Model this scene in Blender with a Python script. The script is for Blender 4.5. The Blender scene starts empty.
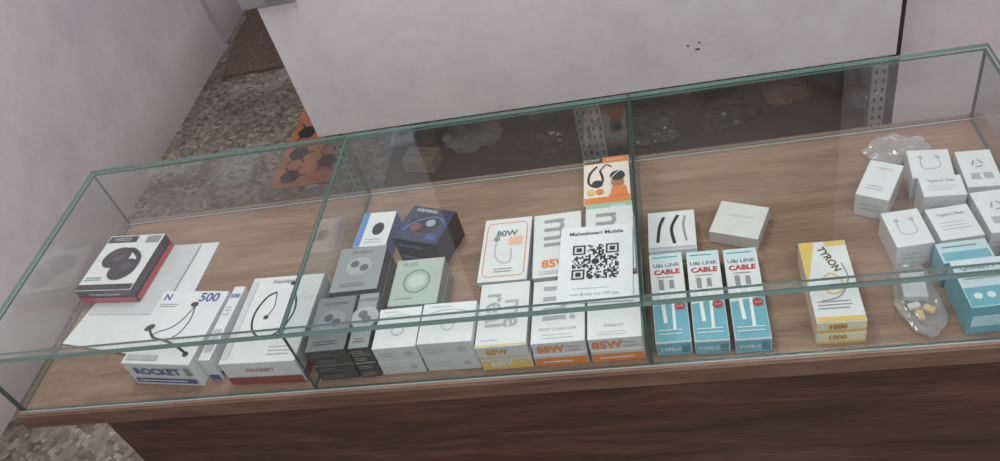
import bpy, bmesh, math, random
from mathutils import Vector, Matrix, noise
random.seed(7)
sc=bpy.context.scene
sc.view_settings.view_transform='Standard'

# ------------------------------------------------------------ materials
def lin(c):
    return tuple(((v/255)/12.92 if v/255<=0.04045 else (((v/255)+0.055)/1.055)**2.4) for v in c)+(1,)
MATS={}
def mat(name,rgb,rough=.5,metal=0,spec=.5,coat=0):
    if name in MATS: return MATS[name]
    m=bpy.data.materials.new(name); m.use_nodes=True
    b=m.node_tree.nodes['Principled BSDF']
    b.inputs['Base Color'].default_value=lin(rgb); b.inputs['Roughness'].default_value=rough
    b.inputs['Metallic'].default_value=metal; b.inputs['Specular IOR Level'].default_value=spec
    b.inputs['Coat Weight'].default_value=coat; b.inputs['Coat Roughness'].default_value=.12
    MATS[name]=m; return m
def M(rgb,rough=.42):   # card / ink colours, faint procedural mottling
    k='print_%d_%d_%d'%rgb
    if k in MATS: return MATS[k]
    m=mat(k,rgb,rough,coat=.4)
    nt=m.node_tree; b=nt.nodes['Principled BSDF']
    n=nt.nodes.new('ShaderNodeTexNoise'); n.inputs['Scale'].default_value=30
    tc=nt.nodes.new('ShaderNodeTexCoord'); nt.links.new(tc.outputs['Object'],n.inputs['Vector'])
    mx=nt.nodes.new('ShaderNodeMix'); mx.data_type='RGBA'
    mx.inputs['A'].default_value=lin(tuple(int(v*.92) for v in rgb)); mx.inputs['B'].default_value=lin(rgb)
    nt.links.new(n.outputs['Fac'],mx.inputs['Factor']); nt.links.new(mx.outputs['Result'],b.inputs['Base Color'])
    return m
def ramp(nt,fac,stops):
    r=nt.nodes.new('ShaderNodeValToRGB'); e=r.color_ramp.elements
    e[0].position,e[0].color=stops[0][0],lin(stops[0][1]); e[1].position,e[1].color=stops[-1][0],lin(stops[-1][1])
    for p,c in stops[1:-1]:
        x=e.new(p); x.color=lin(c)
    nt.links.new(fac,r.inputs['Fac']); return r.outputs['Color']
def tex(nt,kind,scale,coords='Object',sc3=(1,1,1),**kw):
    tc=nt.nodes.new('ShaderNodeTexCoord'); mp=nt.nodes.new('ShaderNodeMapping'); mp.inputs['Scale'].default_value=sc3
    nt.links.new(tc.outputs[coords],mp.inputs['Vector'])
    t=nt.nodes.new(kind); t.inputs['Scale'].default_value=scale
    for k,v in kw.items(): t.inputs[k].default_value=v
    nt.links.new(mp.outputs['Vector'],t.inputs['Vector']); return t
def mix(nt,f,a,b,mode='MIX',fac=None):
    x=nt.nodes.new('ShaderNodeMix'); x.data_type='RGBA'; x.blend_type=mode
    if f is not None: nt.links.new(f,x.inputs['Factor'])
    if fac is not None: x.inputs['Factor'].default_value=fac
    for s,v in (('A',a),('B',b)):
        if isinstance(v,tuple): x.inputs[s].default_value=lin(v)
        else: nt.links.new(v,x.inputs[s])
    return x.outputs['Result']
def wood(name,c1,c2,c3,rough=.35,fine=.4):
    m=mat(name,c2,rough); nt=m.node_tree; b=nt.nodes['Principled BSDF']
    t=tex(nt,'ShaderNodeTexNoise',2.2,sc3=(1.0,6,6),Detail=7,Roughness=.62,Distortion=1.0)
    col=ramp(nt,t.outputs['Fac'],[(.3,c1),(.5,c2),(.7,c3)])
    g=tex(nt,'ShaderNodeTexNoise',14,sc3=(1,24,24),Detail=4)
    gc=ramp(nt,g.outputs['Fac'],[(.35,(170,168,166)),(.6,(255,255,255))])
    nt.links.new(mix(nt,None,col,gc,'MULTIPLY',fine),b.inputs['Base Color']); return m
W_DECK=wood('laminate_deck',(120,94,78),(142,114,96),(158,130,112),.25,.35)
W_FRONT=wood('laminate_front',(50,32,27),(78,53,44),(98,70,58),.36,.6)
W_EDGE=wood('laminate_edge',(84,60,48),(104,78,64),(124,98,84),.4)
def terrazzo():
    m=mat('terrazzo',(120,114,104),.45); nt=m.node_tree; b=nt.nodes['Principled BSDF']
    v=tex(nt,'ShaderNodeTexVoronoi',62); sep=nt.nodes.new('ShaderNodeSeparateColor'); nt.links.new(v.outputs['Color'],sep.inputs['Color'])
    chips=ramp(nt,sep.outputs['Red'],[(0,(88,80,72)),(.18,(114,106,96)),(.5,(132,125,116)),(.8,(142,135,126)),(1,(166,160,150))])
    big=tex(nt,'ShaderNodeTexNoise',2.6,Detail=7,Roughness=.6)
    bc=ramp(nt,big.outputs['Fac'],[(.32,(140,130,118)),(.66,(255,252,246))])
    nt.links.new(mix(nt,None,chips,bc,'MULTIPLY',.8),b.inputs['Base Color']); return m
TERR=terrazzo()
def plaster(name,base,dirt,lo,hi,z0=None):
    m=mat(name,base,.6); nt=m.node_tree; b=nt.nodes['Principled BSDF']
    t=tex(nt,'ShaderNodeTexNoise',2.5,Detail=8,Roughness=.65)
    c=ramp(nt,t.outputs['Fac'],[(lo,dirt),(hi,base)])
    t2=tex(nt,'ShaderNodeTexNoise',22,Detail=3)
    c2=ramp(nt,t2.outputs['Fac'],[(.3,(243,242,243)),(.5,(255,255,255))])
    c=mix(nt,None,c,c2,'MULTIPLY',.5)
    if z0 is not None:   # scuffed grime near the floor
        g=nt.nodes.new('ShaderNodeNewGeometry'); s=nt.nodes.new('ShaderNodeSeparateXYZ'); nt.links.new(g.outputs['Position'],s.inputs[0])
        mr=nt.nodes.new('ShaderNodeMapRange'); mr.inputs['From Min'].default_value=z0; mr.inputs['From Max'].default_value=0
        nt.links.new(s.outputs['Z'],mr.inputs['Value'])
        mu=nt.nodes.new('ShaderNodeMath'); mu.operation='MULTIPLY'; nt.links.new(mr.outputs[0],mu.inputs[0]); nt.links.new(t.outputs['Fac'],mu.inputs[1])
        c=mix(nt,mu.outputs[0],c,(130,112,106))
    nt.links.new(c,b.inputs['Base Color']); return m
P_LEFT=plaster('paint_left_wall',(214,204,208),(202,190,196),.35,.6,.25)
P_BACK=plaster('paint_back_wall',(212,198,204),(196,181,188),.35,.6,.2)
P_BOARD=plaster('white_board_laminate',(206,201,203),(193,187,190),.3,.55)
P_ALC=plaster('alcove_board_shaded',(100,92,88),(80,73,70),.35,.6)  # brownish board, its colour darkened to carry the shade behind the rack
METAL=mat('galvanised_steel',(168,168,172),.4,.7); HOLE=mat('slot_hole',(35,33,34),.9)
def glassmat(name,tint,base,grz=.75,pw=4.5,milky=0):
    m=bpy.data.materials.new(name); m.use_nodes=True; nt=m.node_tree; nt.nodes.clear()
    o=nt.nodes.new('ShaderNodeOutputMaterial'); t=nt.nodes.new('ShaderNodeBsdfTransparent'); t.inputs[0].default_value=tint
    g=nt.nodes.new('ShaderNodeBsdfGlossy'); g.inputs['Roughness'].default_value=.01 if not milky else .12
    f=nt.nodes.new('ShaderNodeLayerWeight'); f.inputs['Blend'].default_value=.5
    p=nt.nodes.new('ShaderNodeMath'); p.operation='POWER'; p.inputs[1].default_value=pw; nt.links.new(f.outputs['Facing'],p.inputs[0])
    a=nt.nodes.new('ShaderNodeMath'); a.operation='MULTIPLY_ADD'; a.inputs[1].default_value=grz; a.inputs[2].default_value=base; nt.links.new(p.outputs[0],a.inputs[0]); a.use_clamp=True
    x=nt.nodes.new('ShaderNodeMixShader'); nt.links.new(a.outputs[0],x.inputs[0]); nt.links.new(t.outputs[0],x.inputs[1]); nt.links.new(g.outputs[0],x.inputs[2])
    out=x.outputs[0]
    if milky:
        d=nt.nodes.new('ShaderNodeBsdfDiffuse'); d.inputs[0].default_value=(.8,.82,.84,1)
        y=nt.nodes.new('ShaderNodeMixShader'); y.inputs[0].default_value=milky; nt.links.new(out,y.inputs[1]); nt.links.new(d.outputs[0],y.inputs[2]); out=y.outputs[0]
    nt.links.new(out,o.inputs[0]); return m
GLASS=glassmat('clear_glass',(.965,.985,.978,1),.06)
GEDGE=mat('glass_edge_green',(112,142,134),.15,0,.8)
GEDGE2=mat('glass_edge_dark',(56,84,78),.15,0,.8)
PLASTIC=glassmat('clear_plastic_film',(.96,.97,.98,1),.08,.5,2.5,.12)

# ------------------------------------------------------------ mesh helpers
class MB:
    def __init__(s,name): s.name=name; s.v=[]; s.f=[]; s.m=[]; s.mats=[]
    def mi(s,m):
        if m not in s.mats: s.mats.append(m)
        return s.mats.index(m)
    def add(s,vs,fs,m):
        o=len(s.v); s.v+= [tuple(v) for v in vs]; i=s.mi(m)
        for f in fs: s.f.append([o+k for k in f]); s.m.append(i)
    def box(s,c,d,m,bev=0,rot=None,mfun=None):
        bm=bmesh.new(); bmesh.ops.create_cube(bm,size=1)
        for v in bm.verts: v.co=Vector((v.co.x*d[0],v.co.y*d[1],v.co.z*d[2]))
        if bev: bmesh.ops.bevel(bm,geom=bm.edges[:],offset=bev,segments=2,affect='EDGES',profile=.5)
        R=rot if rot else Matrix.Identity(3)
        bm.normal_update()
        o=len(s.v)
        bm.verts.ensure_lookup_table()
        s.v+=[tuple(R@v.co+Vector(c)) for v in bm.verts]
        for f in bm.faces:
            s.f.append([o+v.index for v in f.verts]); mm=mfun(f) if mfun else m
            s.m.append(s.mi(mm))
        bm.free()
    def build(s,loc=(0,0,0),rz=0,parent=None,smooth=False):
        me=bpy.data.meshes.new(s.name); me.from_pydata(s.v,[],s.f)
        for m in s.mats: me.materials.append(m)
        me.polygons.foreach_set('material_index',s.m)
        if smooth: me.polygons.foreach_set('use_smooth',[True]*len(s.f))
        me.update(); o=bpy.data.objects.new(s.name,me); sc.collection.objects.link(o)
        o.location=loc; o.rotation_euler=(0,0,math.radians(rz))
        if parent: o.parent=parent
        return o
def text_mesh(txt,size,bold=0):
    cu=bpy.data.curves.new('t','FONT'); cu.body=txt; cu.size=size; cu.align_x='CENTER'; cu.align_y='CENTER'; cu.resolution_u=3; cu.offset=bold
    ob=bpy.data.objects.new('t',cu); sc.collection.objects.link(ob); bpy.context.view_layer.update()
    me=ob.evaluated_get(bpy.context.evaluated_depsgraph_get()).to_mesh()
    vs=[(v.co.x,v.co.y) for v in me.vertices]; fs=[list(p.vertices) for p in me.polygons]
    bpy.data.objects.remove(ob); bpy.data.curves.remove(cu); return vs,fs
class Box(MB):
    """carton: w along X, l along Y, h along Z, origin at base centre"""
    def __init__(s,name,w,l,h,m,side=None,bev=.0012):
        super().__init__(name); s.w,s.l,s.h=w,l,h; s.k=0
        sd=side or m
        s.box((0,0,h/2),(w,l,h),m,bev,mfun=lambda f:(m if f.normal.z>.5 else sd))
    def P(s,face,x,y):   # metres from the face centre
        s_off=.0003+s.k*.00012
        if face=='T': return (x,y,s.h+s_off)
        if face=='F': return (x,-s.l/2-s_off,s.h/2+y)
        if face=='R': return (s.w/2+s_off,x,s.h/2+y)
        if face=='L': return (-s.w/2-s_off,-x,s.h/2+y)
    def dim(s,face):
        return {'T':(s.w,s.l),'F':(s.w,s.h),'R':(s.l,s.h),'L':(s.l,s.h)}[face]
    def poly(s,face,pts,m):
        s.add([s.P(face,*p) for p in pts],[list(range(len(pts)))],m); s.k+=1
    def rect(s,face,x0,y0,x1,y1,m):
        W,H=s.dim(face); e=.0014
        cl=lambda v,L: max(-L/2+e,min(L/2-e,(v-.5)*L))
        x0,x1,y0,y1=cl(x0,W),cl(x1,W),cl(y0,H),cl(y1,H)
        s.poly(face,[(x0,y0),(x1,y0),(x1,y1),(x0,y1)],m)
    def disc(s,face,cx,cy,r,m,sx=1,n=22,a=0):
        W,H=s.dim(face); cx=(cx-.5)*W; cy=(cy-.5)*H; ca,sa=math.cos(a),math.sin(a)
        pts=[]
        for i in range(n):
            t=2*math.pi*i/n; x=r*sx*math.cos(t); y=r*math.sin(t); pts.append((cx+x*ca-y*sa,cy+x*sa+y*ca))
        s.poly(face,pts,m)
    def rib(s,face,pts,wd,m,closed=False,smooth=True):
        W,H=s.dim(face); P=[Vector(((x-.5)*W,(y-.5)*H)) for x,y in pts]
        if smooth and len(P)>2:
            Q=[]; n=len(P); rng=n if closed else n-1
            for i in range(rng):
                g=lambda j:P[j%n] if closed else P[max(0,min(n-1,j))]
                p0,p1,p2,p3=g(i-1),g(i),g(i+1),g(i+2)
                for q in range(6):
                    t=q/6; Q.append(.5*((2*p1)+(-p0+p2)*t+(2*p0-5*p1+4*p2-p3)*t*t+(-p0+3*p1-3*p2+p3)*t**3))
            if not closed: Q.append(P[-1])
            P=Q
        n=len(P); vs=[]
        for i in range(n):
            a=P[(i-1)%n] if closed else P[max(i-1,0)]; b=P[(i+1)%n] if closed else P[min(i+1,n-1)]
            d=(b-a); d=d.normalized() if d.length>1e-9 else Vector((1,0)); nn=Vector((-d.y,d.x))*wd/2
            vs+= [s.P(face,*(P[i]+nn)),s.P(face,*(P[i]-nn))]
        fs=[[2*i,2*i+1,(2*i+3)%(2*n),(2*i+2)%(2*n)] for i in range(n if closed else n-1)]
        s.add(vs,fs,m); s.k+=1
    def text(s,face,t,cx,cy,size,m,rot=0,bold=0):
        W,H=s.dim(face); vs,fs=text_mesh(t,size,bold); r=math.radians(rot)
        s.add([s.P(face,(cx-.5)*W+x*math.cos(r)-y*math.sin(r),(cy-.5)*H+x*math.sin(r)+y*math.cos(r)) for x,y in vs],fs,m); s.k+=1
    def lines(s,face,x0,x1,ys,wd,m,jit=.2):
        for y in ys:
            s.rect(face,x0,y-wd/2,x1-(x1-x0)*random.random()*jit,y+wd/2,m)

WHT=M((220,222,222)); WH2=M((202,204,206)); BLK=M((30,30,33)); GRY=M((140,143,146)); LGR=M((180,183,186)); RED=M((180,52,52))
ORG=M((224,130,62)); YEL=M((222,188,102)); BLU=M((54,78,144)); CYA=M((104,170,188)); TEAL=M((76,134,152)); NAVY=M((34,38,66)); SKIN=M((168,112,86)); DRED=M((138,56,48))
DZ=.68
# ------------------------------------------------------------ room
def slab(name,x0,x1,y0,y1,z0,z1,m,bev=0,parent=None):
    b=MB(name); b.box(((x0+x1)/2,(y0+y1)/2,(z0+z1)/2),(x1-x0,y1-y0,z1-z0),m,bev); return b.build(parent=parent)
slab('floor',-2.25,2.4,-1.6,5.2,-.06,0,TERR)
slab('wall_left',-2.19,-2.075,-1.6,3.42,0,2.9,P_LEFT)
slab('wall_left_far',-2.19,-2.095,3.43,5.2,0,2.9,P_BACK)
slab('trim_1',-2.13,-2.066,3.40,3.44,0,2.9,mat('corner_bead',(176,166,174),.6))
slab('wall_back',-2.07,2.4,5.1,5.2,0,2.9,P_BACK)
slab('wall_alcove_back',-1.0,.70,2.62,2.70,0,2.9,P_ALC)
slab('wall_right',.66,2.4,2.03,2.60,0,2.9,P_BACK)
# patterned tile patch
t=MB('patterned_floor_tile'); TC=mat('terracotta',(158,100,70),.5)
nt=TC.node_tree; n_=tex(nt,'ShaderNodeTexNoise',9,Detail=5); nt.links.new(ramp(nt,n_.outputs['Fac'],[(.3,(134,84,60)),(.7,(180,120,86))]),nt.nodes['Principled BSDF'].inputs['Base Color'])
t.box((-1.345,2.53,.002),(.27,.56,.004),TC)
TD=mat('tile_black_hex',(44,38,36),.5)
for i in range(2):
    for j in range(4):
        cx=-1.415+i*.135; cy=2.31+j*.14+(i%2)*.07
        if cy>2.76: continue
        r=.044; vs=[(cx+r*math.cos(k*math.pi/3),cy+r*math.sin(k*math.pi/3),.0048) for k in range(6)]
        t.add(vs,[list(range(6))],TD)
        for k in range(6):
            a=k*math.pi/3; c=math.cos(a); s_=math.sin(a)
            if random.random()<.7 and -1.475<cx+c*.075<-1.215 and 2.26<cy+s_*.075<2.8:
                t.add([(cx+c*.044-s_*.004,cy+s_*.044+c*.004,.0045),(cx+c*.044+s_*.004,cy+s_*.044-c*.004,.0045),(cx+c*.07+s_*.004,cy+s_*.07-c*.004,.0045),(cx+c*.07-s_*.004,cy+s_*.07+c*.004,.0045)],[[0,1,2,3]],TD)
t.build()
# floor mat
m_=MB('floor_mat'); MT=mat('brown_mat',(84,60,50),.95)
nt=MT.node_tree; n_=tex(nt,'ShaderNodeTexNoise',60,Detail=3); nt.links.new(ramp(nt,n_.outputs['Fac'],[(.3,(80,64,56)),(.7,(108,88,78))]),nt.nodes['Principled BSDF'].inputs['Base Color'])
pts=[(-2.06,4.05),(-1.62,4.05),(-1.66,3.14),(-1.99,3.13),(-2.04,3.44)]
m_.add([(x,y,.012) for x,y in pts]+[(x,y,0) for x,y in pts],[[4,3,2,1,0]]+[[i,(i+1)%5,5+(i+1)%5,5+i] for i in range(5)],MT); m_.build()

# ------------------------------------------------------------ slotted-angle rack with white board
rack=bpy.data.objects.new('slotted_angle_rack',None); sc.collection.objects.link(rack)
def slotted(name,p,axis,L):
    b=MB(name); w=.04; th=.003
    if axis=='z':
        b.box((p[0],p[1],p[2]+L/2),(w,th,L),METAL); b.box((p[0]-w/2,p[1]+w/2,p[2]+L/2),(th,w,L),METAL)
        z=p[2]+.03
        while z<p[2]+L-.02:
            for dx in (-.010,.010):
                b.box((p[0]+dx,p[1]-th/2-.0004,z),(.006,.001,.014),HOLE)
            z+=.032
    else:
        b.box((p[0]+L/2,p[1],p[2]),(L,th,w),METAL); b.box((p[0]+L/2,p[1]+w/2,p[2]-w/2),(L,w,th),METAL)
        x=p[0]+.03
        while x<p[0]+L-.02:
            b.box((x,p[1]-th/2-.0004,p[2]),(.014,.001,.006),HOLE); x+=.04
    return b.build(parent=rack)
b=MB('white_board'); b.box((-.213,2.0,.388+.36),(1.70,.014,.72),P_BOARD,.001)
for (x,z,w,h) in [(.115,.50,.012,.004),(.12,.52,.006,.003),(.09,.515,.004,.006)]:
    b.box((x,1.9925,z),(w,.001,h),HOLE)
b.box((-1.02,1.985,.87),(.16,.012,.035),METAL,.002); b.box((-.99,1.972,.885),(.05,.02,.02),METAL,.003)
b.build(parent=rack)
b=MB('added_shade_lid'); b.box((-.213,2.28,1.10),(1.70,.56,.018),P_BOARD); b.build(parent=rack)  # unseen lid, added to darken the space behind the white board
slotted('front_rail',(-.70,2.012,.378),'x',1.32)
for i,x in enumerate((-1.03,-.20,-.245,.61)): slotted('upright_%d'%i,(x,2.022 if i!=2 else 2.07,0),'z',1.09)
for i,x in enumerate((-.95,-.22,.62)): slotted('rear_upright_%d'%i,(x,2.5,0),'z',1.09)
SHM=mat('steel_shelf',(78,72,70),.5,.2)
b=MB('bottom_shelf'); b.box((-.17,2.29,.05),(1.62,.5,.02),SHM,.002); b.build(parent=rack)
# things kept on the bottom shelf
def crumple(name,loc,d,m,seed,amp=.35,sub=4,rz=0,inner=None,parent=None):
    bm=bmesh.new(); bmesh.ops.create_icosphere(bm,subdivisions=sub,radius=.5)
    for v in bm.verts:
        p=v.co*3+Vector((seed,seed*1.7,0)); n=noise.noise(p)+.6*noise.noise(p*2.3)+.4*abs(noise.noise(p*4.5))
        q=v.co*(1+amp*n); v.co=Vector((q.x*d[0],q.y*d[1],max(0,(q.z+.42))*d[2]))
    mb=MB(name); bm.verts.ensure_lookup_table(); mb.add([v.co for v in bm.verts],[[v.index for v in f.verts] for f in bm.faces],m); bm.free()
    if inner: inner(mb)
    return mb.build(loc,rz,parent)
PW=mat('pale_plastic_bag',(150,152,156),.3); PR=mat('reddish_bag',(104,60,54),.5); PB=mat('black_bag',(40,38,42),.3); PG=mat('dark_grey_bag',(66,66,72),.25); PO=mat('tan_bag',(128,96,62),.5)
crumple('plastic_bag',(-.66,2.30,.0605),(.20,.16,.08),PLASTIC,1)
crumple('plastic_bag',(-.42,2.42,.0605),(.16,.11,.07),PW,2)
crumple('plastic_bag',(-.40,2.20,.0605),(.17,.12,.08),PB,6)
crumple('plastic_bag',(-.05,2.2,.0605),(.2,.16,.08),PG,9)
crumple('cloth_bundle',(.10,2.42,.0605),(.12,.09,.07),PO,11)
crumple('plastic_bag',(.20,2.22,.0605),(.18,.13,.09),PB,3)
crumple('cloth_bundle',(.40,2.30,.0605),(.14,.11,.08),PR,4)
b=Box('carton',.12,.08,.05,M((150,140,118))); b.rect('T',.05,.4,.95,.5,M((124,112,90))); b.text('T','MOBILE',.5,.75,.02,M((100,86,66))); b.build((-.84,2.20,.0605),-14)

# ------------------------------------------------------------ counter
ctr=bpy.data.objects.new('shop_counter',None); sc.collection.objects.link(ctr)
slab('cabinet_body',-1.14,.56,.826,1.31,0,.64,W_FRONT,.002,ctr)
slab('deck',-1.275,.60,.80,1.345,.64,.68,W_DECK,.002,ctr)
slab('deck_front_lipping',-1.275,.60,.794,.7995,.642,.679,W_EDGE,.001,ctr)
slab('left_bracket',-1.27,-1.14,.84,.87,.60,.64,W_EDGE,.001,ctr)
slab('kick_rail',-1.14,.56,.818,.8255,.0,.07,W_EDGE,.001,ctr)

# ------------------------------------------------------------ glass case
case=bpy.data.objects.new('glass_display_case',None); sc.collection.objects.link(case)
T=.006; x0,x1,y0,y1=-1.266,.578,.806,1.334; z0=DZ+.0005; zt=DZ+.163
def pane(name,a,b_,edge=GEDGE):
    c=[(a[i]+b_[i])/2 for i in range(3)]; d=[abs(b_[i]-a[i]) for i in range(3)]
    thin=d.index(min(d)); mb=MB(name)
    mb.box(c,d,GLASS,0,mfun=lambda f:(GLASS if abs(f.normal[thin])>.5 else edge)); return mb.build(parent=case)
pane('front_pane',(x0,y0,z0),(x1,y0+T,zt-.0085),GEDGE2)
pane('back_pane',(x0,y1-T,z0),(x1,y1,zt-.0085),GEDGE2)
pane('left_pane',(x0,y0+T,z0),(x0+T,y1-T,zt-.0085),GEDGE2)
pane('right_pane',(x1-T,y0+T,z0),(x1,y1-T,zt-.0085),GEDGE2)
D1,D2=-.652,-.060
pane('divider_1',(D1-.003,y0+T,z0),(D1+.003,y1-T,zt-.0085),GEDGE2)
pane('divider_2',(D2-.003,y0+T,z0),(D2+.003,y1-T,zt-.0085),GEDGE2)
for i,(a,c) in enumerate(((x0-.003,D1-.0008),(D1+.0008,D2-.0008),(D2+.0008,x1+.003))):
    pane('top_pane_%d'%i,(a,y0-.004,zt-.008),(c,y1+.003,zt))
# narrow glass stiffening strip bonded along the inner top of the front
pane('front_top_strip',(x0+T,y0+T+.001,zt-.0145),(x1-T,y0+T+.014,zt-.0087),GEDGE)
SEAL=mat('clear_silicone',(160,164,162),.3)
slab('silicone_bead_back',x0,x1,y1-T-.003,y1-T,z0,z0+.002,SEAL,.0,case)
slab('silicone_bead_front',x0,x1,y0-.002,y0,z0-.0002,z0+.0018,SEAL,.0,case)

# ------------------------------------------------------------ papers
def paper(name,c,w,l,rz,z,m=WHT):
    b=MB(name); b.box((0,0,.0012),(w,l,.0024),m); return b.build((c[0],c[1],z),rz)
paper('paper_sheet',(-1.075,1.10),.16,.26,-3,DZ+.0005)
paper('paper_sheet',(-1.135,1.02),.21,.16,-14,DZ+.0032)
paper('paper_sheet',(-1.13,1.13),.18,.20,-6,DZ+.006,WH2)

# ------------------------------------------------------------ products
b=Box('earbuds_box',.143,.165,.038,WHT,side=BLK)
b.rect('T',.02,.86,.55,.98,BLK); b.text('T','HOCO',.28,.92,.014,WHT); b.rect('T',.72,.84,.97,.97,GRY)
for cx,cy,a in ((.38,.58,.5),(.62,.36,.5)):
    b.disc('T',cx,cy,.030,BLK,1.15,a=a); b.disc('T',cx+.03,cy+.03,.016,M((70,70,76)),a=a); b.disc('T',cx-.12,cy+.02,.012,BLK)
b.rib('T',[(.35,.6),(.55,.72),(.78,.58),(.8,.38),(.62,.3)],.012,BLK)
b.rect('T',.0,.0,1,.1,BLK); b.lines('T',.06,.4,[.22,.18],.015,GRY)
b.rect('F',0,0,1,.45,RED); b.text('F','Wireless Earbuds',.5,.72,.011,WHT); b.rect('R',0,0,1,.4,RED); b.rect('L',0,0,1,.4,RED)
b.build((-1.178,1.15,DZ+.009),-5)
def neckband(b,m):
    b.rib('T',[(.42,.80),(.30,.74),(.22,.55),(.28,.36),(.48,.26),(.68,.36),(.76,.56),(.72,.72)],.0045,m)
    b.rib('T',[(.42,.80),(.46,.62),(.40,.5)],.002,m); b.rib('T',[(.72,.72),(.66,.84),(.6,.9)],.002,m)
    b.disc('T',.4,.5,.005,m); b.disc('T',.6,.9,.005,m)
b=Box('neckband_earphone_box',.149,.177,.066,WHT)
b.text('T','500',.76,.90,.030,BLU,bold=.0008); b.text('T','N',.12,.9,.022,BLU,bold=.0008); b.lines('T',.06,.35,[.80,.77],.01,GRY)
b.rib('T',[(.62,.78),(.55,.6),(.45,.48),(.3,.42),(.2,.36)],.0022,BLK); b.rib('T',[(.62,.78),(.66,.6),(.62,.42),(.5,.3)],.0022,BLK)
b.rib('T',[(.12,.46),(.26,.34),(.46,.30),(.66,.24),(.88,.14)],.005,BLK); b.disc('T',.12,.47,.007,BLK,1.6,a=.6); b.disc('T',.60,.80,.006,BLK,1.4); b.disc('T',.88,.13,.006,BLK)
b.rect('T',.05,.04,.5,.11,LGR)
b.text('F','ROCKET',.46,.64,.026,BLU,bold=.0009); b.rect('F',.05,.14,.95,.34,BLU); b.lines('F',.1,.9,[.24],.05,WHT); b.rect('F',.88,.5,.96,.85,GRY)
b.rect('L',.04,.2,.96,.4,BLU); b.text('L','ROCKET',.5,.65,.022,BLU)
b.build((-.944,.931,DZ+.0005),-7)
b=Box('neckband_earphone_box',.024,.178,.062,WHT); b.text('T','500',.5,.86,.014,BLU,bold=.0005); b.lines('T',.2,.8,[.7,.66,.6],.012,GRY); b.rect('F',.05,.05,.95,.3,BLU)
b.rect('T',.15,.1,.85,.4,LGR); b.rect('R',.03,.1,.97,.3,BLU); b.build((-.849,.934,DZ+.0005),-5)
b=Box('neckband_earphone_box',.150,.207,.062,WHT); neckband(b,BLK)
b.text('T','Neckband',.5,.93,.014,M((90,90,94))); b.rect('T',.02,.05,.1,.95,WH2); b.lines('T',.6,.92,[.16,.12,.08],.01,LGR)
b.rect('F',0,0,1,.35,DRED); b.rect('R',0,0,1,.35,DRED); b.rect('L',0,0,1,.35,DRED); b.text('F','MAGNET',.5,.66,.014,RED)
b.build((-.744,.934,DZ+.0005),-2)
# grey stacks
SIL=M((140,144,145)); SIL2=M((108,112,114)); DK=M((58,59,64))
def stack(name,w,l,h,n,x,y,rz,m,side,deco,gap=.0004):
    hh=h/n
    for i in range(n):
        b=Box(name,w,l,hh-gap,m,side)
        deco(b,i==n-1); b.build((x+random.uniform(-.0015,.0015)*(i>0),y+random.uniform(-.001,.001)*(i>0),DZ+.0005+i*hh),rz)
def d_buds(c1,c2):
    def f(b,top):
        if top:
            b.disc('T',.5,.55,.024,c1,1.1); b.disc('T',.40,.6,.009,c2,1,a=.4); b.disc('T',.62,.5,.009,c2); b.text('T','Airdopes',.5,.88,.012,c2); b.lines('T',.2,.8,[.16,.11],.014,c2)
        b.lines('F',.1,.8,[.6,.35],.08,c1,.4)
    return f
stack('earbuds_box',.096,.115,.06,2,-.597,1.04,0,SIL,DK,d_buds(M((160,164,166)),M((84,88,92))))
stack('earbuds_box',.073,.122,.084,4,-.608,.888,1,SIL2,DK,d_buds(M((124,129,133)),M((56,58,62))))
stack('earbuds_box',.037,.124,.082,4,-.549,.889,1,SIL,DK,d_buds(M((160,164,166)),M((84,88,92))))
def d_gr(b,top):
    if top:
        g=M((122,134,124)); b.rib('T',[(.5+.26*math.cos(t*.7),.5+.24*math.sin(t*.7)) for t in range(9)],.004,g,True)
        b.disc('T',.5,.5,.016,M((190,198,190))); b.text('T','BUDS',.3,.88,.012,g); b.lines('T',.1,.5,[.14],.015,g)
stack('earbuds_box',.094,.114,.058,2,-.473,.993,-1,M((166,180,170)),M((130,140,134)),d_gr)
def d_bd(b,top):
    if top:
        b.rect('T',.04,.04,.96,.96,M((44,46,80))); b.disc('T',.5,.5,.028,M((20,20,26)),1.3,a=.5); b.disc('T',.62,.56,.010,M((150,156,176))); b.disc('T',.36,.4,.010,M((120,66,62)))
        b.rib('T',[(.1,.25),(.35,.6),(.7,.75),(.9,.6)],.004,M((80,104,160))); b.text('T','GAMING',.38,.88,.012,WHT); b.rect('T',.7,.1,.92,.25,M((64,80,140)))
        b.rib('T',[(.1,.6),(.3,.3),(.6,.2),(.85,.35)],.003,M((96,60,90)))
    b.lines('F',.1,.7,[.5],.2,M((90,96,150)))
stack('gaming_earbuds_box',.100,.094,.066,2,-.477,1.136,-20,NAVY,M((24,24,36)),d_bd)
b=Box('charger_box',.072,.10,.04,WHT,M((70,110,170))); b.rect('T',0,.0,.2,1,M((90,130,190))); b.disc('T',.6,.5,.018,BLK,.7); b.lines('T',.3,.9,[.2,.12],.03,LGR); b.build((-.596,1.168,DZ+.0005),-4)
# white round charger boxes
def d_w(b,top):
    if top:
        b.disc('T',.52,.42,.012,LGR); b.disc('T',.52,.42,.009,WHT); b.rib('T',[(.15,.75),(.5,.82),(.85,.75)],.0016,LGR); b.lines('T',.12,.55,[.9],.02,LGR)
    b.disc('F',.78,.5,.007,LGR); b.lines('F',.1,.5,[.6,.4],.05,LGR)
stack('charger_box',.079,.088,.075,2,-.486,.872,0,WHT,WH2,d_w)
stack('charger_box',.096,.088,.078,2,-.394,.872,-1,WHT,WH2,d_w)
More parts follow.
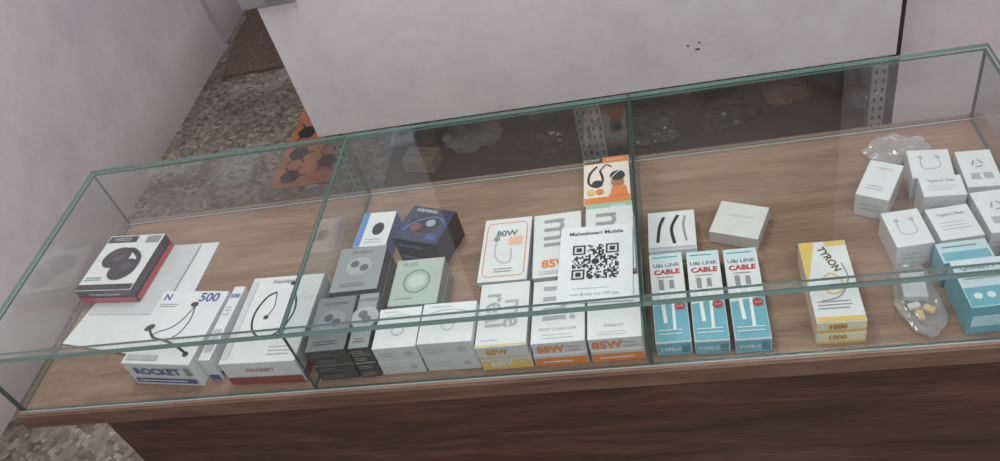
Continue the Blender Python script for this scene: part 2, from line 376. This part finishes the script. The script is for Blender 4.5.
# phone charger boxes (middle)
def d_mA(b,top):
    if top:
        b.rib('T',[(.14,.07),(.86,.07),(.92,.12),(.92,.86),(.86,.92),(.14,.92),(.08,.86),(.08,.12)],.0018,ORG,True,False)
        b.text('T','80W',.5,.74,.020,M((90,90,94)),bold=.0005); b.rect('T',.56,.55,.84,.68,M((236,180,150))); b.rib('T',[(.3,.66),(.3,.4),(.45,.28),(.62,.3),(.62,.5)],.003,LGR); b.disc('T',.3,.66,.006,GRY)
        b.lines('T',.3,.7,[.18,.14],.01,GRY)
    b.rect('F',0,0,1,.5,ORG)
def d_mi(b,top):
    if top:
        g=M((150,152,154)); b.text('T','mi',.5,.68,.080,g,rot=-90,bold=.0010); b.rect('T',.12,.04,.88,.09,WH2); b.text('T','85W',.48,.19,.026,ORG,bold=.0011); b.lines('T',.25,.75,[.08,.05],.01,LGR)
    b.rect('F',0,0,1,.7,ORG); b.text('F','85W',.45,.5,.02,WHT,bold=.0006)
def d_real(b,top):
    if top:
        g=M((168,170,172)); b.text('T','real',.34,.56,.052,g,rot=-90,bold=.0008); b.text('T','me',.7,.5,.050,g,rot=-90,bold=.0008); b.lines('T',.1,.5,[.1],.015,LGR); b.rect('T',0,0,1,.03,YEL)
        b.rect('F',0,0,1,.12,YEL); b.text('F','65W',.4,.55,.018,M((200,150,40)),bold=.0008)
    else:
        b.rect('F',0,0,1,.75,YEL); b.text('F','65W',.4,.5,.018,WHT,bold=.0008)
def d_mi2(b,top):
    if top:
        g=M((162,164,166)); b.text('T','mi',.5,.62,.085,g,rot=-90,bold=.0010); b.text('T','FAST CHARGER',.5,.2,.009,GRY); b.lines('T',.2,.8,[.12,.07],.01,LGR)
        b.text('F','85W',.34,.45,.022,ORG,bold=.001); b.lines('F',.62,.92,[.6,.3],.06,GRY)
    else:
        b.rect('F',0,0,1,.72,ORG); b.lines('F',.15,.85,[.36],.1,WHT)
def d_mi3(b,top):
    if top:
        b.text('T','Adapter',.5,.20,.010,GRY); b.lines('T',.2,.8,[.1,.06],.01,LGR); b.text('F','85W',.34,.45,.024,ORG,bold=.001); b.lines('F',.62,.92,[.6,.3],.06,GRY)
    else:
        b.rect('F',0,0,1,.72,ORG); b.lines('F',.15,.85,[.36],.1,WHT)
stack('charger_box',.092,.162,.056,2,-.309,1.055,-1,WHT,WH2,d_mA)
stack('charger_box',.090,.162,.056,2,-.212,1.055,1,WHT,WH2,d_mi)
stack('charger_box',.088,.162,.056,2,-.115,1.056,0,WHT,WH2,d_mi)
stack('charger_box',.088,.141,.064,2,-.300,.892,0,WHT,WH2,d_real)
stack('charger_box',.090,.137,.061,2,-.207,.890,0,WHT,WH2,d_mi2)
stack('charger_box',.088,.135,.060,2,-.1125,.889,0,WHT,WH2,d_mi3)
# QR card
b=Box('qr_code_sign',.130,.182,.0012,M((228,230,234)),bev=0)
b.text('T','Maheshwari Mobile',.5,.90,.0125,BLK,bold=.0003); b.text('T','scan & pay any UPI app',.5,.10,.009,GRY); b.lines('T',.2,.8,[.17],.008,LGR)
N=25; S=.082; ox,oy=-S/2,-S/2+.002; q=S/N
grid=[[random.random()<.5 for _ in range(N)] for _ in range(N)]
for (a,c) in ((0,0),(0,N-7),(N-7,N-7)):
    for i in range(-1,8):
        for j in range(-1,8):
            if 0<=a+i<N and 0<=c+j<N:
                r=max(abs(i-3),abs(j-3)); grid[a+i][c+j]= r in (0,1,3)
vs=[];fs=[]
for i in range(N):
    for j in range(N):
        if grid[i][j] and not(abs(i-12)<3 and abs(j-12)<3):
            o=len(vs); vs+=[b.P('T',ox+i*q,oy+j*q),b.P('T',ox+i*q+q,oy+j*q),b.P('T',ox+i*q+q,oy+j*q+q),b.P('T',ox+i*q,oy+j*q+q)]; fs.append([o,o+1,o+2,o+3])
b.add(vs,fs,BLK); b.k+=1; b.disc('T',.5,.51,.007,BLK)
b.build((-.142,.990,DZ+.0625),-2)
# orange earphone box
b=Box('wired_earphone_box',.092,.142,.031,M((234,222,210)),side=M((120,170,140)))
b.rect('T',0,.86,1,1,ORG); b.rect('T',.0,.88,.42,1,BLK); b.text('T','SONY',.2,.94,.012,WHT); b.text('T','Earphone',.7,.93,.009,WHT)
b.rect('T',0,.0,1,.14,ORG); b.rib('T',[(.3,.8),(.14,.65),(.12,.45),(.3,.36),(.42,.5),(.36,.7)],.005,BLK); b.rib('T',[(.36,.7),(.5,.82),(.62,.76)],.003,BLK)
b.disc('T',.3,.42,.011,BLK); b.disc('T',.74,.42,.016,SKIN,.8); b.disc('T',.74,.56,.015,BLK,1.0); b.poly('T',[(.004,-.052),(.042,-.052),(.038,-.024),(.012,-.022)],ORG); b.rib('T',[(.58,.2),(.6,.5),(.8,.66)],.002,WHT)
b.disc('T',.35,.25,.008,ORG); b.disc('T',.16,.25,.008,YEL)
b.rect('F',.02,.1,.98,.9,M((150,200,170))); b.text('F','HI-FI',.7,.5,.014,WHT)
b.build((-.122,1.244,DZ+.0005),0)
b=Box('charger_box',.088,.026,.040,WHT,M((150,196,160))); b.rect('T',.02,.1,.98,.95,M((150,196,166))); b.text('T','80W',.7,.5,.014,WHT,bold=.0004); b.build((-.118,1.153,DZ+.0005),0)
# cable box behind
b=Box('usb_cable_box',.085,.10,.031,WHT); b.rib('T',[(.2,.2),(.25,.6),(.35,.85)],.006,BLK); b.rib('T',[(.55,.15),(.5,.55),(.65,.88)],.006,BLK); b.rib('T',[(.8,.2),(.75,.6),(.8,.85)],.004,GRY); b.rect('T',.02,.0,.98,.08,LGR)
b.build((-.006,1.082,DZ+.0005),-2)
# three cable boxes
for k,(x,y,rz,w) in enumerate(((-.022,.924,0,.057),(.040,.921,-1,.055),(.103,.918,-1,.056))):
    b=Box('usb_cable_box',w,.198,.033,WHT)
    b.rect('T',0,.90,1,1,M((200,224,228))); b.lines('T',.1,.9,[.95],.012,TEAL)
    b.text('T','U&i LINK',.5,.85,.0115,TEAL,bold=.0003); b.text('T','CABLE',.5,.77,.0150,RED,bold=.0006)
    b.lines('T',.2,.8,[.71],.01,GRY)
    b.rect('T',0,0,1,.36,CYA); b.poly('T',[(-w/2+.0014,-.028),(w/2-.0014,-.028),(w/2-.0014,-.012),(-w/2+.0014,-.022)],CYA)
    b.rib('T',[(.3,.66),(.3,.45),(.34,.2)],.006,M((236,238,238))); b.rect('T',.24,.56,.38,.68,GRY)
    b.rib('T',[(.62,.66),(.6,.45),(.58,.12)],.005,M((236,238,238))); b.rect('T',.55,.57,.68,.67,GRY)
    b.disc('T',.78,.37,.0085,RED); b.text('T','3.1A',.78,.37,.006,WHT); b.lines('T',.1,.9,[.12,.08],.01,WHT)
    b.rect('F',0,0,1,1,CYA); b.text('F','TYPE-C',.42,.5,.011,WHT,bold=.0003); b.rect('F',.72,.2,.95,.8,TEAL)
    b.rect('L',0,0,1,.5,CYA); b.rect('R',0,0,1,.5,CYA)
    b.build((x,y,DZ+.0005),rz)
b=Box('adapter_box',.087,.083,.028,M((214,214,210)),M((196,194,188))); b.text('T','charging adapter',.5,.6,.007,LGR); b.build((.115,1.094,DZ+.0005),-22)
# yellow/white boxes
def d_y(b,top):
    if top:
        b.poly('T',[(-.0358,.0856),(-.0358,-.01),(-.012,.0856)],YEL); b.rect('T',.55,.93,1,1,YEL)
        b.text('T','TYRON',.56,.76,.017,M((96,90,60)),bold=.0005,rot=-70); b.rib('T',[(.3,.5),(.5,.58),(.7,.5),(.66,.36),(.42,.34),(.3,.44)],.003,YEL); b.rib('T',[(.2,.25),(.6,.3),(.85,.5),(.8,.7)],.002,GRY)
        b.lines('T',.1,.8,[.24,.20,.16],.01,GRY); b.rect('T',0,0,1,.06,YEL)
    b.rect('F',0,.0,1,.3,YEL); b.text('F','1000',.42,.62,.014,M((190,130,40)),bold=.0007); b.rect('R',0,0,1,.4,YEL)
stack('power_adapter_box',.073,.172,.053,2,.234,.908,-1,WHT,M((226,218,188)),d_y)
# white pile right
def wb(x,y,w,l,h,rz,kind=0,z=0):
    b=Box('charger_box',w,l,h,WHT,WH2); g=M((150,152,154)); g2=M((172,174,178))
    if kind==0: b.text('T','TYPE-C',.5,.8,.0085,g); b.lines('T',.2,.8,[.3,.22],.02,g2); b.rib('R',[(.1,.5),(.3,.7),(.6,.3),(.9,.5)],.002,g2)
    if kind==1:
        b.rib('T',[(.3,.7),(.3,.35),(.7,.35),(.7,.7)],.0018,g2); b.disc('T',.3,.72,.004,g2); b.disc('T',.7,.72,.004,g2)
    if kind==2:
        for r in (0,1,2):
            a=r*2.094; b.rib('T',[(.5+.16*math.cos(a),.62+.11*math.sin(a)),(.5+.16*math.cos(a+1.4),.62+.11*math.sin(a+1.4))],.003,g)
        b.rect('T',.2,.2,.45,.36,g2); b.rect('T',.55,.2,.8,.36,g2)
    if kind==3: b.text('T','Type-C Fast',.5,.75,.0085,g,bold=.0003); b.lines('T',.15,.85,[.5,.4,.3],.015,g2)
    b.lines('F',.15,.8,[.6,.4],.05,g2)
    return b.build((x,y,DZ+.0005+z),rz)
wb(.360,1.133,.056,.096,.05,-28,0)
wb(.449,1.158,.067,.074,.052,-7,1)
wb(.520,1.134,.056,.094,.050,-4,2)
wb(.447,1.088,.066,.050,.062,-4,3)
wb(.444,1.010,.066,.074,.052,4,3)
wb(.373,1.010,.059,.082,.05,4,1)
wb(.514,1.022,.057,.096,.056,2,2)
wb(.535,.91,.06,.1,.05,0,1)
# blue boxes
b=Box('charger_box',.075,.044,.054,M((186,210,216)),CYA); b.rect('T',.05,.1,.95,.5,CYA); b.lines('T',.1,.8,[.75],.06,TEAL); b.build((.439,.943,DZ+.0005),2)
b=Box('charger_box',.082,.094,.064,M((204,220,224)),CYA); b.text('T','QUALITY',.42,.82,.012,TEAL,bold=.0005); b.lines('T',.1,.9,[.65,.58],.02,GRY); b.rect('T',0,0,1,.4,CYA)
for k in range(3): b.disc('T',.2+.22*k,.22,.006,WHT)
b.rect('F',.05,.3,.95,.7,M((190,220,226))); b.build((.449,.869,DZ+.0005),2)
# plastic pouch: clear sleeve with a white charger and a yellow connector inside
def inner(mb):
    mb.box((0,.025,.011),(.036,.056,.012),WH2,.002,rot=Matrix.Rotation(-.12,3,'Z'))
    for i,(x,y,c) in enumerate(((-.006,-.035,YEL),(.010,-.024,YEL),(-.010,-.016,WHT))):
        mb.box((x,y,.010),(.011,.018,.008),c,.002,rot=Matrix.Rotation(i*.9,3,'Z'))
crumple('plastic_pouch',(.362,.892,DZ+.001),(.066,.15,.026),PLASTIC,8,.18,4,0,inner)
crumple('plastic_wrapper',(.42,1.25,DZ+.001),(.11,.07,.028),PLASTIC,5,.3)

# ------------------------------------------------------------ light
w=bpy.data.worlds.new('room_world'); sc.world=w; w.use_nodes=True
w.node_tree.nodes['Background'].inputs[0].default_value=(.94,.95,1,1); w.node_tree.nodes['Background'].inputs[1].default_value=.60
def area(name,loc,tgt,sx,sy,p,col=(1,1,1)):
    l=bpy.data.lights.new(name,'AREA'); l.shape='RECTANGLE'; l.size=sx; l.size_y=sy; l.energy=p; l.color=col
    o=bpy.data.objects.new(name,l); sc.collection.objects.link(o); o.location=loc
    o.rotation_euler=(Vector(tgt)-Vector(loc)).to_track_quat('-Z','Y').to_euler(); return o
area('ceiling_tube_light',(-.6,1.5,2.8),(-.7,1.5,0),1.4,.5,34,(1,.985,.97))
area('ceiling_tube_light',(.6,-.6,2.8),(-.3,1.4,.5),1.4,.5,38,(1,.985,.97))

# ------------------------------------------------------------ camera
X=Vector((0.9721,0.0741,-0.2230)); F=Vector((-0.2085,0.7102,-0.6707)).normalized()
X=(X-F*X.dot(F)).normalized(); U=X.cross(F)
cam=bpy.data.objects.new('camera',bpy.data.cameras.new('camera')); sc.collection.objects.link(cam)
Mx=Matrix.Identity(4)
for i in range(3): Mx[i][0]=X[i];Mx[i][1]=U[i];Mx[i][2]=-F[i]
Mx[2][3]=1.78
cam.matrix_world=Mx; cam.data.lens=29.34; sc.camera=cam
